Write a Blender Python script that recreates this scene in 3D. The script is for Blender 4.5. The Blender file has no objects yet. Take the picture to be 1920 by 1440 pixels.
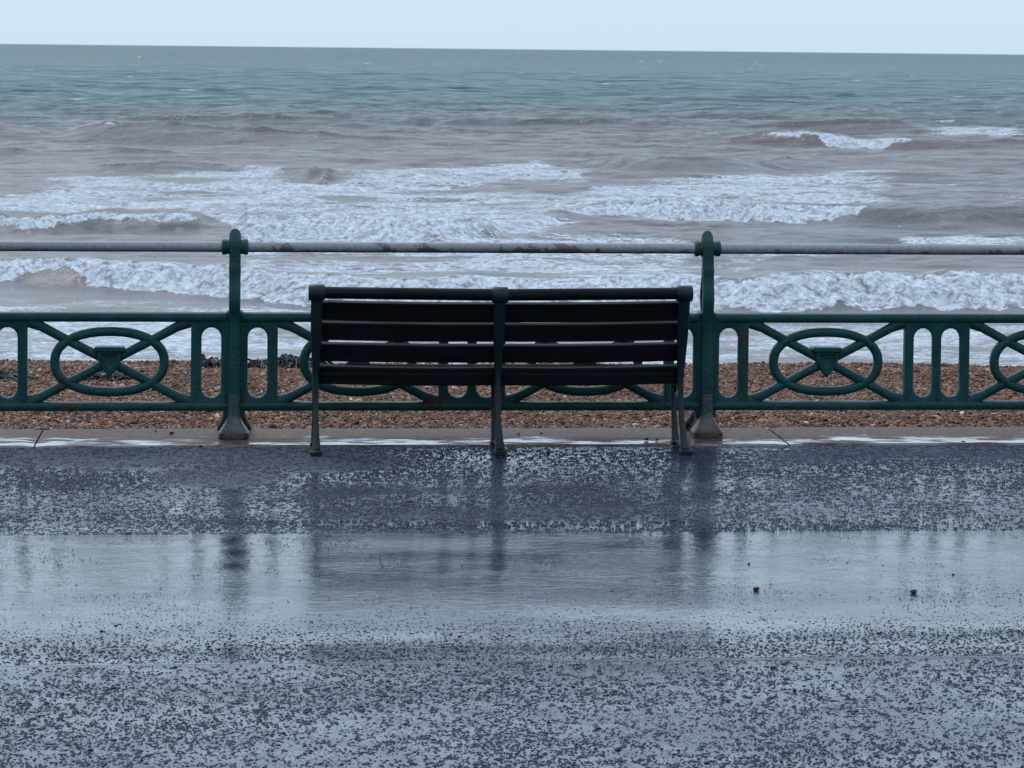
import bpy, bmesh, math, random
import numpy as np
random.seed(7)
RNG = np.random.default_rng(11)
scene = bpy.context.scene
COL = scene.collection

# ------------------------------------------------------------------ camera
F_PX, PRINC_Y = 5300.0, 321.0            # focal length and principal row of the 1920x1440 photograph
CAM = np.array([0.08, -14.75, 2.05])
YAW, PITCH, ROLL = math.radians(5.28), math.radians(2.5), math.radians(0.6)
FWD = np.array([math.sin(YAW) * math.cos(PITCH), math.cos(YAW) * math.cos(PITCH), -math.sin(PITCH)])
_r = np.array([math.cos(YAW), -math.sin(YAW), 0.0])
_u = np.cross(_r, FWD)
RIGHT = _r * math.cos(ROLL) + _u * math.sin(ROLL)
UP = _u * math.cos(ROLL) - _r * math.sin(ROLL)
from mathutils import Matrix, Vector
cam_data = bpy.data.cameras.new('camera')
cam = bpy.data.objects.new('camera', cam_data)
COL.objects.link(cam)
m = Matrix.Identity(4)
for i in range(3):
    m[i][0], m[i][1], m[i][2], m[i][3] = RIGHT[i], UP[i], -FWD[i], CAM[i]
cam.matrix_world = m
cam_data.sensor_width = 36.0
cam_data.lens = F_PX / 1920 * 36
cam_data.shift_y = (PRINC_Y - 720) / 1920
cam_data.clip_start, cam_data.clip_end = 0.1, 40000
cam_data.dof.use_dof = True
cam_data.dof.focus_distance = 14.4
cam_data.dof.aperture_fstop = 20
scene.camera = cam

# ------------------------------------------------------------------ sky, sun, exposure
SUN_EL, SUN_AZ = math.radians(48), math.radians(-25)     # azimuth measured from the sea normal (+Y), left is negative
world = bpy.data.worlds.new('World'); scene.world = world; world.use_nodes = True
wt = world.node_tree; wt.nodes.clear()
w_out = wt.nodes.new('ShaderNodeOutputWorld'); w_bg = wt.nodes.new('ShaderNodeBackground')
w_sky = wt.nodes.new('ShaderNodeTexSky'); w_sky.sky_type = 'NISHITA'; w_sky.sun_disc = False
w_sky.sun_elevation = SUN_EL; w_sky.sun_rotation = SUN_AZ
w_sky.air_density = 1.0; w_sky.dust_density = 3.0; w_sky.ozone_density = 1.5
w_tc = wt.nodes.new('ShaderNodeTexCoord'); w_sep = wt.nodes.new('ShaderNodeSeparateXYZ')
w_map = wt.nodes.new('ShaderNodeMapRange'); w_map.interpolation_type = 'LINEAR'
w_map.inputs['From Min'].default_value = 0.0; w_map.inputs['From Max'].default_value = 1.0
w_grad = wt.nodes.new('ShaderNodeMix'); w_grad.data_type = 'RGBA'
w_grad.inputs['A'].default_value = (5.8, 7.55, 9.0, 1)        # overcast deck near the horizon
w_grad.inputs['B'].default_value = (12.4, 15.0, 18.0, 1)       # the usual brighter zenith of an overcast sky
w_mix = wt.nodes.new('ShaderNodeMix'); w_mix.data_type = 'RGBA'; w_mix.inputs['Factor'].default_value = 0.12
L = wt.links.new
L(w_tc.outputs['Generated'], w_sep.inputs[0]); L(w_sep.outputs['Z'], w_map.inputs['Value'])
L(w_map.outputs['Result'], w_grad.inputs['Factor'])
L(w_grad.outputs['Result'], w_mix.inputs['A']); L(w_sky.outputs['Color'], w_mix.inputs['B'])
L(w_mix.outputs['Result'], w_bg.inputs['Color']); w_bg.inputs['Strength'].default_value = 0.112
L(w_bg.outputs[0], w_out.inputs['Surface'])
sun_data = bpy.data.lights.new('sun', 'SUN'); sun_data.energy = 0.9; sun_data.angle = math.radians(30)
sun_data.color = (1.0, 0.96, 0.9)
sun = bpy.data.objects.new('sun', sun_data); COL.objects.link(sun)
sd = Vector((math.sin(SUN_AZ) * math.cos(SUN_EL), math.cos(SUN_AZ) * math.cos(SUN_EL), math.sin(SUN_EL)))
sun.rotation_euler = sd.to_track_quat('Z', 'Y').to_euler(); sun.location = (0, 0, 30)
vs = scene.view_settings
vs.view_transform = 'Standard'; vs.look = 'None'; vs.gamma = 1.0; vs.exposure = 0.0; vs.use_curve_mapping = False
scene.render.engine = 'CYCLES'
scene.cycles.max_bounces = 6

# ------------------------------------------------------------------ helpers
def rays(px, py):
    px = np.asarray(px, float)[..., None]; py = np.asarray(py, float)[..., None]
    return FWD + (px - 960) / F_PX * RIGHT + (PRINC_Y - py) / F_PX * UP
def hit_z(px, py, z):
    d = rays(px, py); t = (np.asarray(z) - CAM[2]) / d[..., 2]; return CAM + t[..., None] * d
def hit_y(px, py, y):
    d = rays(px, py); t = (y - CAM[1]) / d[..., 1]; return CAM + t[..., None] * d
def to_px(X, Y, Z):
    vx, vy, vz = X - CAM[0], Y - CAM[1], Z - CAM[2]
    dz = vx * FWD[0] + vy * FWD[1] + vz * FWD[2]
    a = vx * RIGHT[0] + vy * RIGHT[1] + vz * RIGHT[2]; b = vx * UP[0] + vy * UP[1] + vz * UP[2]
    return 960 + F_PX * a / dz, PRINC_Y - F_PX * b / dz

_perm = np.random.default_rng(5).permutation(512)
def perlin(x, y, seed=0):
    xi = np.floor(x).astype(np.int64); yi = np.floor(y).astype(np.int64)
    xf = x - xi; yf = y - yi
    u = xf * xf * xf * (xf * (xf * 6 - 15) + 10); v = yf * yf * yf * (yf * (yf * 6 - 15) + 10)
    def g(ix, iy, dx, dy):
        h = _perm[(_perm[(ix + seed * 37) & 511] + iy) & 511] * (2 * math.pi / 512)
        return np.cos(h) * dx + np.sin(h) * dy
    a = g(xi, yi, xf, yf); b = g(xi + 1, yi, xf - 1, yf); c = g(xi, yi + 1, xf, yf - 1); d = g(xi + 1, yi + 1, xf - 1, yf - 1)
    return ((a + u * (b - a)) * (1 - v) + (c + u * (d - c)) * v) * 1.5
def fbm(x, y, o=4, seed=0, gain=0.5):
    s = 0; a = 1.0; t = 0
    for k in range(o):
        s = s + a * perlin(x * 2 ** k, y * 2 ** k, seed + k); t += a; a *= gain
    return s / t
def sstep(a, b, x):
    t = np.clip((x - a) / (b - a), 0, 1); return t * t * (3 - 2 * t)

def tag(o, label=None, cat=None, group=None, kind=None):
    if label: o['label'] = label
    if cat: o['category'] = cat
    if group: o['group'] = group
    if kind: o['kind'] = kind
    return o
def empty(name, loc=(0, 0, 0), parent=None):
    o = bpy.data.objects.new(name, None); COL.objects.link(o); o.location = loc; o.parent = parent
    o.empty_display_size = 0.1
    return o
class MB:
    def __init__(s): s.v = []; s.f = []
    def add(s, vs_, fs_):
        o = len(s.v); s.v += [tuple(map(float, p)) for p in vs_]; s.f += [tuple(i + o for i in f) for f in fs_]; return s
    def mesh(s, name, mat, sharp=38):
        me = bpy.data.meshes.new(name); me.from_pydata(s.v, [], s.f)
        bm = bmesh.new(); bm.from_mesh(me); bmesh.ops.recalc_face_normals(bm, faces=bm.faces); bm.to_mesh(me); bm.free()
        me.materials.append(mat); me.shade_smooth(); me.set_sharp_from_angle(angle=math.radians(sharp)); return me
    def build(s, name, mat, parent=None, sharp=38):
        o = bpy.data.objects.new(name, s.mesh(name, mat, sharp)); COL.objects.link(o); o.parent = parent; return o
def section(a, b, n=12, p=3.0):
    t = np.arange(n) * 2 * math.pi / n + math.pi / n
    c, s_ = np.cos(t), np.sin(t)
    return np.sign(c) * np.abs(c) ** (2 / p) * a, np.sign(s_) * np.abs(s_) ** (2 / p) * b
def sweep(mb, path, a, b, S, closed=False, n=12, p=3.0):
    """sweep a rounded section along path; a = half size in the plane, b = half size along S"""
    path = np.array(path, float); N = len(path); S = np.array(S, float)
    a = np.broadcast_to(np.asarray(a, float), N); b = np.broadcast_to(np.asarray(b, float), N)
    if closed: T = np.roll(path, -1, 0) - np.roll(path, 1, 0)
    else:
        T = np.gradient(path, axis=0)
    T /= np.linalg.norm(T, axis=1)[:, None]
    V = []
    for i in range(N):
        Nn = np.cross(T[i], S); Nn /= np.linalg.norm(Nn)
        ca, cb = section(a[i], b[i], n, p)
        V += list(path[i] + ca[:, None] * Nn + cb[:, None] * S)
    Fc = []
    for i in range(N if closed else N - 1):
        j = (i + 1) % N
        for k in range(n):
            l = (k + 1) % n
            Fc.append((i * n + k, i * n + l, j * n + l, j * n + k))
    if not closed:
        Fc.append(tuple(range(n))); Fc.append(tuple(range((N - 1) * n, N * n)))
    return mb.add(V, Fc)
def loft(mb, rings):
    n = len(rings[0]); V = []; Fc = []
    for r in rings: V += list(r)
    for i in range(len(rings) - 1):
        for k in range(n):
            l = (k + 1) % n; Fc.append((i * n + k, i * n + l, (i + 1) * n + l, (i + 1) * n + k))
    Fc.append(tuple(range(n))); Fc.append(tuple(range((len(rings) - 1) * n, len(rings) * n)))
    return mb.add(V, Fc)
def rrect(cx, cy, z, hw, hd, n=16, p=5):
    a, b = section(hw, hd, n, p); return [(cx + x, cy + y, z) for x, y in zip(a, b)]
def lathe_x(mb, cx, cy, cz, prof, n=20):
    rings = [[(cx + x, cy + r * math.cos(t), cz + r * math.sin(t)) for t in np.arange(n) * 2 * math.pi / n] for x, r in prof]
    return loft(mb, rings)
def box(mb, c, h, bev=0.004):
    x, y, z = c; a, b, d = h; e = min(bev, a * .45, b * .45, d * .45)
    def ring(zz, k): return [(x + sx * (a - k), y + sy * (b - k), zz) for sx, sy in ((-1, -1), (1, -1), (1, 1), (-1, 1))]
    def ring8(zz, k):
        q = []
        for (sx, sy, first) in ((-1, -1, 0), (1, -1, 1), (1, 1, 0), (-1, 1, 1)):
            p1 = (x + sx * (a - k), y + sy * (b - k - e), zz); p2 = (x + sx * (a - k - e), y + sy * (b - k), zz)
            q += [p1, p2] if not first else [p2, p1]
        return q
    return loft(mb, [ring8(z - d, e), ring8(z - d + e, 0), ring8(z + d - e, 0), ring8(z + d, e)])

# ------------------------------------------------------------------ node material helpers
class Mat:
    def __init__(s, name):
        s.m = bpy.data.materials.new(name); s.m.use_nodes = True; s.t = s.m.node_tree; s.n = s.t.nodes
        s.b = s.n['Principled BSDF']
    def node(s, typ, **kw):
        n = s.n.new(typ)
        for k, v in kw.items(): setattr(n, k, v)
        return n
    def link(s, a, b): s.t.links.new(a, b); return s
    def val(s, sock, v):
        if isinstance(v, bpy.types.NodeSocket): s.link(v, sock)
        else:
            if sock.type == 'RGBA' and len(v) == 3: v = (*v, 1)
            sock.default_value = v
    def pos(s, scale=(1, 1, 1), obj=False):
        if obj: src = s.node('ShaderNodeTexCoord').outputs['Object']
        else: src = s.node('ShaderNodeNewGeometry').outputs['Position']
        mp = s.node('ShaderNodeMapping'); mp.inputs['Scale'].default_value = scale; s.link(src, mp.inputs['Vector']); return mp.outputs['Vector']
    def noise(s, vec, scale, detail=4, rough=0.55, dist=0.0):
        n = s.node('ShaderNodeTexNoise'); s.link(vec, n.inputs['Vector'])
        n.inputs['Scale'].default_value = scale; n.inputs['Detail'].default_value = detail
        n.inputs['Roughness'].default_value = rough; n.inputs['Distortion'].default_value = dist
        return n.outputs['Fac']
    def voro(s, vec, scale, feature='F1', out='Distance'):
        n = s.node('ShaderNodeTexVoronoi', feature=feature); s.link(vec, n.inputs['Vector']); n.inputs['Scale'].default_value = scale
        return n.outputs[out]
    def ramp(s, fac, lo, hi, a=0.0, b=1.0, smooth=True):
        n = s.node('ShaderNodeMapRange'); n.interpolation_type = 'SMOOTHSTEP' if smooth else 'LINEAR'
        s.val(n.inputs['Value'], fac); s.val(n.inputs['From Min'], lo); s.val(n.inputs['From Max'], hi)
        s.val(n.inputs['To Min'], a); s.val(n.inputs['To Max'], b); return n.outputs['Result']
    def math(s, op, a, b=0.0, c=None, clamp=False):
        n = s.node('ShaderNodeMath', operation=op); n.use_clamp = clamp
        s.val(n.inputs[0], a); s.val(n.inputs[1], b)
        if c is not None: s.val(n.inputs[2], c)
        return n.outputs[0]
    def mix(s, f, a, b):
        n = s.node('ShaderNodeMix', data_type='RGBA'); s.val(n.inputs['Factor'], f)
        s.val(n.inputs['A'], a); s.val(n.inputs['B'], b); return n.outputs['Result']
    def bump(s, h, strength=0.5, dist=0.01, normal=None):
        n = s.node('ShaderNodeBump'); s.val(n.inputs['Height'], h); s.val(n.inputs['Strength'], strength); s.val(n.inputs['Distance'], dist)
        if normal is not None: s.link(normal, n.inputs['Normal'])
        return n.outputs['Normal']
    def set(s, **kw):
        for k, v in kw.items():
            s.val(s.b.inputs[k.replace('_', ' ')], v)
        return s.m
    def sep(s, vec):
        n = s.node('ShaderNodeSeparateXYZ'); s.link(vec, n.inputs[0]); return n.outputs

def mat_green():
    M = Mat('green_paint'); p = M.pos()
    n1 = M.noise(p, 9, 6, 0.65); n2 = M.noise(p, 60, 5, 0.6); n3 = M.noise(p, 3.1, 5, 0.7)
    base = M.mix(M.ramp(n1, 0.35, 0.7), (0.0008, 0.027, 0.028), (0.0020, 0.045, 0.044))
    base = M.mix(M.ramp(n2, 0.62, 0.72, 0, 0.5), base, (0.012, 0.042, 0.040))
    z = M.sep(p)[2]
    low = M.ramp(z, 0.22, 0.05)                     # rust and grime collect on the feet of the castings
    wear = M.math('MULTIPLY', low, M.ramp(n1, 0.42, 0.62))
    base = M.mix(M.math('MULTIPLY', wear, 0.75), base, (0.035, 0.022, 0.018))
    chip = M.ramp(M.math('ADD', n3, M.math('MULTIPLY', n2, 0.35)), 0.79, 0.83)
    base = M.mix(chip, base, (0.030, 0.014, 0.010))
    h = M.math('ADD', M.math('MULTIPLY', n1, 0.6), M.math('MULTIPLY', n2, 0.4))
    return M.set(Base_Color=base, Roughness=M.ramp(n2, 0.3, 0.7, 0.30, 0.5), Specular_IOR_Level=0.2, Normal=M.bump(h, 0.7, 0.014))
def mat_foot():
    M = Mat('rusty_green_paint'); p = M.pos(); z = M.sep(p)[2]
    n1 = M.noise(p, 7, 6, 0.7); n2 = M.noise(p, 70, 4, 0.6)
    base = M.mix(M.ramp(n1, 0.40, 0.58), (0.004, 0.028, 0.028), (0.060, 0.047, 0.042))
    base = M.mix(M.ramp(n2, 0.55, 0.7, 0, 0.5), base, (0.11, 0.095, 0.085))
    base = M.mix(M.ramp(M.math('ADD', z, M.math('MULTIPLY', M.math('SUBTRACT', n1, 0.5), 0.06)), 0.060, 0.040), base, (0.018, 0.007, 0.006))
    return M.set(Base_Color=base, Roughness=M.ramp(n2, 0.3, 0.7, 0.15, 0.4), Specular_IOR_Level=0.35, Normal=M.bump(M.math('ADD', n1, n2), 0.8, 0.010))
def mat_bench_iron():
    M = Mat('bench_iron_paint'); p = M.pos(); n1 = M.noise(p, 14, 5, 0.6); n2 = M.noise(p, 90, 3)
    base = M.mix(M.ramp(n1, 0.3, 0.75), (0.002, 0.008, 0.011), (0.004, 0.016, 0.019))
    return M.set(Base_Color=base, Roughness=M.ramp(n2, 0.3, 0.7, 0.35, 0.55), Specular_IOR_Level=0.2, Normal=M.bump(n1, 0.4, 0.008))
def mat_wood():
    M = Mat('dark_wood'); p = M.pos((1, 14, 14)); n1 = M.noise(p, 4, 6, 0.6, 0.4); n2 = M.noise(M.pos(), 2.2, 3)
    base = M.mix(M.ramp(n1, 0.35, 0.7), (0.0012, 0.0014, 0.0030), (0.0035, 0.004, 0.0075))
    return M.set(Base_Color=base, Roughness=M.ramp(n2, 0.3, 0.7, 0.5, 0.65), Specular_IOR_Level=0.12, Normal=M.bump(n1, 0.3, 0.004))
def mat_pipe():
    M = Mat('pale_painted_pipe'); p = M.pos(); n1 = M.noise(p, 5.5, 8, 0.68, 0.6); n2 = M.noise(p, 45, 5, 0.6); n3 = M.noise(M.pos((0.25, 1, 1)), 2.1, 4)
    base = M.mix(M.ramp(n2, 0.3, 0.7), (0.14, 0.145, 0.17), (0.22, 0.225, 0.25))
    st = M.ramp(n3, 0.35, 0.7); base = M.mix(M.math('MULTIPLY', st, 0.35), base, (0.12, 0.12, 0.14))
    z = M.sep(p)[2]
    f = M.math('ADD', n1, M.ramp(z, 1.02, 0.965, 0.0, 0.10))
    flake = M.ramp(f, 0.61, 0.63)
    base = M.mix(flake, base, M.mix(n2, (0.035, 0.028, 0.030), (0.10, 0.085, 0.085)))
    under = M.ramp(M.math('ADD', n2, M.ramp(z, 0.995, 0.972, 0.0, 0.6)), 0.75, 0.95)      # drip-line grime plus the pipe's underside shade mixed into the colour
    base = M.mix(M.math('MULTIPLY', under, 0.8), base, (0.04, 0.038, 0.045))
    return M.set(Base_Color=base, Roughness=M.ramp(n2, 0.3, 0.7, 0.32, 0.55), Normal=M.bump(M.math('SUBTRACT', n2, M.math('MULTIPLY', flake, 0.6)), 0.5, 0.003))
def asphalt(name, coarse):
    """wet asphalt: a dark body under a thin water film that thins out on the proud grain"""
    M = Mat(name); p = M.pos(); x, y, z = M.sep(p)
    n_big = M.noise(p, 0.55, 4, 0.6); n_mid = M.noise(M.pos((0.5, 1.0, 1)), 2.4, 5, 0.6, 0.5)
    n_fine = M.noise(p, 85, 4, 0.65); n_grain = M.noise(p, 260, 2, 0.5)
    base = M.mix(M.ramp(n_fine, 0.35, 0.7), (0.007, 0.011, 0.028), (0.020, 0.030, 0.066))
    if coarse:
        # the film is open and rough along the kerb, flooded elsewhere
        edge = M.ramp(M.math('ADD', y, M.math('MULTIPLY', M.math('SUBTRACT', n_big, 0.5), 1.6)), -1.25, -0.75)
        edge = M.math('MULTIPLY', edge, M.ramp(M.math('ADD', M.math('ABSOLUTE', M.math('SUBTRACT', x, 1.75)), M.math('MULTIPLY', n_mid, 0.6)), 0.75, 1.5))
        px_, py_ = hit_z(412, 893, 0)[:2]
        dx = M.math('DIVIDE', M.math('SUBTRACT', x, float(px_)), 0.34); dy = M.math('DIVIDE', M.math('SUBTRACT', y, float(py_)), 0.36)
        r = M.math('SQRT', M.math('ADD', M.math('MULTIPLY', dx, dx), M.math('MULTIPLY', dy, dy)))
        patch = M.ramp(M.math('ADD', r, M.math('MULTIPLY', n_mid, 1.3)), 2.0, 1.2)
        dry = M.math('MAXIMUM', edge, patch)
        film = M.math('SUBTRACT', 1.0, M.math('MULTIPLY', dry, 0.85))
        rough = M.math('ADD', M.ramp(film, 0.0, 1.0, 0.6, 0.05), M.ramp(n_mid, 0.4, 0.7, 0.0, 0.08))
        h = M.math('ADD', M.math('MULTIPLY', n_fine, M.ramp(film, 0, 1, 1.2, 0.34)), M.math('MULTIPLY', n_grain, M.ramp(film, 0, 1, 0.6, 0.05)))
        nrm = M.bump(h, 1.0, 0.004)
        spec = M.ramp(film, 0, 1, 0.3, 0.5)
        base = M.mix(M.math('MULTIPLY', dry, 0.6), base, (0.032, 0.042, 0.070))
    else:
        grainy = M.ramp(n_mid, 0.42, 0.62)
        rough = M.ramp(n_mid, 0.35, 0.68, 0.04, 0.14)
        h = M.math('ADD', M.math('MULTIPLY', n_fine, M.ramp(grainy, 0, 1, 0.10, 0.40)), M.math('MULTIPLY', n_grain, 0.08))
        nrm = M.bump(h, 1.0, 0.004)
        spec = 0.5
    n_w = M.noise(M.pos((0.30, 1.0, 1)), 0.55, 1.5, 0.45, 0.8)
    nrm = M.bump(n_w, 1.0, 0.125, nrm)
    n_rip = M.noise(M.pos((0.5, 1.0, 1)), 26, 3, 0.55)
    cn = M.bump(n_rip, 0.8, 0.0035); cn = M.bump(n_w, 1.0, 0.125, cn)
    n_cw = M.noise(M.pos((0.30, 1.0, 1)), 1.5, 6, 0.68, 0.5)
    cw = M.math('MULTIPLY', M.ramp(n_cw, 0.36, 0.60, 0.20, 1.0), M.math('MULTIPLY', M.ramp(n_fine, 0.36, 0.54, 0.40, 1.0), M.ramp(M.noise(M.pos((0.6, 1, 1)), 9, 4, 0.65), 0.36, 0.56, 0.35, 1.0)))
    if coarse: cw = M.math('MULTIPLY', cw, M.ramp(film, 0.5, 1.0))
    else: cw = M.math('ADD', M.math('MULTIPLY', cw, 0.6), 0.4)
    # the water film itself, smooth over the wet stone
    return M.set(Base_Color=base, Roughness=rough, Normal=nrm, IOR=1.5, Specular_IOR_Level=spec,
                 Coat_Weight=cw, Coat_Roughness=0.07, Coat_IOR=1.33, Coat_Normal=cn)
def mat_chip():
    M = Mat('dark_stone_chip'); p = M.pos(); a = M.node('ShaderNodeAttribute'); a.attribute_type = 'INSTANCER'; a.attribute_name = 'tone'
    base = M.mix(a.outputs['Fac'], (0.005, 0.007, 0.022), (0.020, 0.026, 0.062))
    return M.set(Base_Color=base, Roughness=0.6, Specular_IOR_Level=0.25)
def mat_pebble(name='beach_pebble', inst=True, col=None):
    M = Mat(name)
    if inst:
        a = M.node('ShaderNodeAttribute'); a.attribute_type = 'INSTANCER'; a.attribute_name = 'tone'; f = a.outputs['Fac']
        cr = M.node('ShaderNodeValToRGB'); M.link(f, cr.inputs['Fac'])
        e = cr.color_ramp.elements; e[0].position = 0; e[0].color = (0.014, 0.007, 0.005, 1); e[1].position = 1; e[1].color = (0.62, 0.55, 0.50, 1)
        for ps, c in ((0.25, (0.046, 0.016, 0.008, 1)), (0.55, (0.125, 0.044, 0.020, 1)), (0.80, (0.26, 0.118, 0.062, 1)), (0.95, (0.40, 0.28, 0.20, 1))):
            q = e.new(ps); q.color = c
        base = cr.outputs['Color']
    else: base = col
    n = M.noise(M.pos(), 160, 3)
    return M.set(Base_Color=base, Roughness=M.ramp(n, 0.3, 0.7, 0.35, 0.6), Specular_IOR_Level=0.2, Normal=M.bump(n, 0.3, 0.002))
def mat_beach():
    M = Mat('shingle'); p = M.pos(); v = M.voro(p, 45); n = M.noise(p, 1.2, 4)
    base = M.mix(M.ramp(v, 0.1, 0.6), M.mix(n, (0.03, 0.015, 0.01), (0.05, 0.026, 0.017)), (0.008, 0.005, 0.004))
    return M.set(Base_Color=base, Roughness=0.6, Normal=M.bump(v, 1.0, 0.01))
def mat_kerb():
    M = Mat('wet_coping_stone'); p = M.pos(); x, y, z = M.sep(p)
    n1 = M.noise(M.pos((0.4, 1, 1)), 3.5, 5, 0.65, 0.4); n2 = M.noise(p, 130, 3); n3 = M.noise(p, 48, 6, 0.7)
    base = M.mix(M.ramp(n3, 0.35, 0.7), (0.045, 0.029, 0.023), (0.130, 0.084, 0.064))
    wet = M.ramp(M.math('ADD', y, M.math('MULTIPLY', M.math('SUBTRACT', n1, 0.5), 0.9)), -0.06, -0.17)   # water stands along the front edge
    wet = M.math('MULTIPLY', wet, M.ramp(M.noise(M.pos((0.5, 1.6, 1)), 5.5, 6, 0.7, 0.3), 0.42, 0.58, 0.05, 1.0))
    base = M.mix(M.math('MULTIPLY', wet, 0.65), base, (0.05, 0.05, 0.058))
    h = M.math('MULTIPLY', M.math('ADD', n2, n3), M.ramp(wet, 0, 1, 1.0, 0.06))
    return M.set(Base_Color=base, Roughness=M.ramp(wet, 0, 1, 0.55, 0.05), Normal=M.bump(h, 0.8, 0.004), IOR=1.5, Specular_IOR_Level=M.ramp(wet, 0, 1, 0.12, 0.5), Coat_Weight=wet, Coat_Roughness=0.03, Coat_IOR=1.33)
def mat_sea():
    M = Mat('sea_water'); p = M.pos(); a = M.node('ShaderNodeAttribute'); a.attribute_name = 'sea'
    s = M.node('ShaderNodeSeparateColor'); M.link(a.outputs['Color'], s.inputs['Color'])
    foam, silt, roller = s.outputs[0], s.outputs[1], s.outputs[2]
    pv = M.pos((0.55, 1.0, 1.0))
    big = M.noise(pv, 0.55, 7, 0.62, 1.2); lace = M.noise(pv, 2.3, 6, 0.68, 1.6); fine = M.noise(p, 9, 4, 0.6)
    rid = M.math('SUBTRACT', 1.0, M.math('MULTIPLY', M.math('ABSOLUTE', M.math('SUBTRACT', lace, 0.5)), 5.0), clamp=True)
    clot = M.noise(p, 3.4, 6, 0.7, 0.8)
    nn = M.math('ADD', M.math('MULTIPLY', big, 0.50), M.math('ADD', M.math('MULTIPLY', rid, 0.30), M.math('MULTIPLY', lace, 0.46)))
    thr = M.ramp(foam, 0.0, 1.0, 1.02, 0.42, smooth=False)
    mask = M.ramp(M.math('SUBTRACT', nn, thr), -0.025, 0.04)
    mask = M.math('MULTIPLY', mask, M.ramp(foam, 0.02, 0.12))
    mask = M.math('MAXIMUM', mask, M.ramp(M.math('ADD', roller, M.math('MULTIPLY', M.math('SUBTRACT', clot, 0.5), 3.0)), 0.38, 0.88))
    body = M.mix(M.math('ADD', silt, M.math('MULTIPLY', M.math('SUBTRACT', big, 0.5), 0.5), clamp=True), (0.010, 0.072, 0.086), (0.112, 0.086, 0.092))
    fcol = M.mix(M.ramp(M.math('ADD', M.math('MULTIPLY', fine, 0.45), M.math('MULTIPLY', clot, 0.55)), 0.36, 0.60), (0.25, 0.26, 0.30), (0.60, 0.64, 0.70))
    fcol = M.mix(M.math('MULTIPLY', roller, M.ramp(lace, 0.55, 0.68, 0.0, 0.4)), fcol, (0.33, 0.25, 0.24))
    base = M.mix(mask, body, fcol)
    rough = M.ramp(mask, 0, 1, 0.24, 0.9)
    d = M.math('SUBTRACT', M.sep(p)[1], 0.0)
    rip = M.noise(M.pos((0.5, 1, 1)), 1.1, 6, 0.62, 0.6)
    rip2 = M.noise(M.pos((0.4, 1, 1)), 0.16, 3, 0.6, 0.5)
    nrm = M.bump(rip2, 0.8, M.ramp(d, 100, 500, 0.4, 8.0, smooth=False))
    rip3 = M.noise(M.pos((0.35, 1, 1)), 0.045, 4, 0.65, 0.4)
    nrm = M.bump(rip3, 0.9, M.ramp(d, 300, 1500, 0.0, 26.0, smooth=False), nrm)
    nrm = M.bump(rip, 0.6, M.ramp(d, 40, 400, 0.28, 2.6, smooth=False), nrm)
    nrm = M.bump(M.math('ADD', fine, lace), M.ramp(mask, 0, 1, 0.12, 0.9), 0.10, nrm)
    return M.set(Base_Color=base, Roughness=rough, Normal=nrm, IOR=1.33, Specular_IOR_Level=M.math('MULTIPLY', M.ramp(mask, 0, 1, 1.0, 0.2), M.ramp(d, 60, 300, 0.30, 0.14)))
def mat_simple(name, c, rough=0.6, bump=0.0, sc=40):
    M = Mat(name); n = M.noise(M.pos(), sc, 4)
    base = M.mix(n, tuple(v * 0.7 for v in c), tuple(min(1, v * 1.3) for v in c))
    return M.set(Base_Color=base, Roughness=rough, Normal=M.bump(n, bump, 0.01))

FOOT = mat_foot()
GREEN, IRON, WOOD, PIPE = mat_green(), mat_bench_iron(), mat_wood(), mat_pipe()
COARSE, SMOOTH = asphalt('wet_coarse_asphalt', True), asphalt('wet_smooth_asphalt', False)
CHIP, PEB, BEACH, KERB, SEA = mat_chip(), mat_pebble(), mat_beach(), mat_kerb(), mat_sea()
JOINT = mat_simple('joint_dirt', (0.012, 0.012, 0.014), 0.7, 0.4)

# ------------------------------------------------------------------ sea
SEA_Z = -3.0
def np_mesh(name, V, quads, mat, smooth=True):
    me = bpy.data.meshes.new(name); nv, nq = len(V), len(quads)
    me.vertices.add(nv); me.vertices.foreach_set('co', V.astype(np.float32).ravel())
    me.loops.add(nq * 4); me.loops.foreach_set('vertex_index', quads.astype(np.int32).ravel())
    me.polygons.add(nq); me.polygons.foreach_set('loop_start', np.arange(nq, dtype=np.int32) * 4)
    me.update(calc_edges=True)
    if smooth: me.shade_smooth()
    me.materials.append(mat); return me
def grid_quads(r, c):
    i = np.arange(r - 1)[:, None] * c + np.arange(c - 1)[None]
    return np.stack([i, i + 1, i + c + 1, i + c], -1).reshape(-1, 4)

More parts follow.
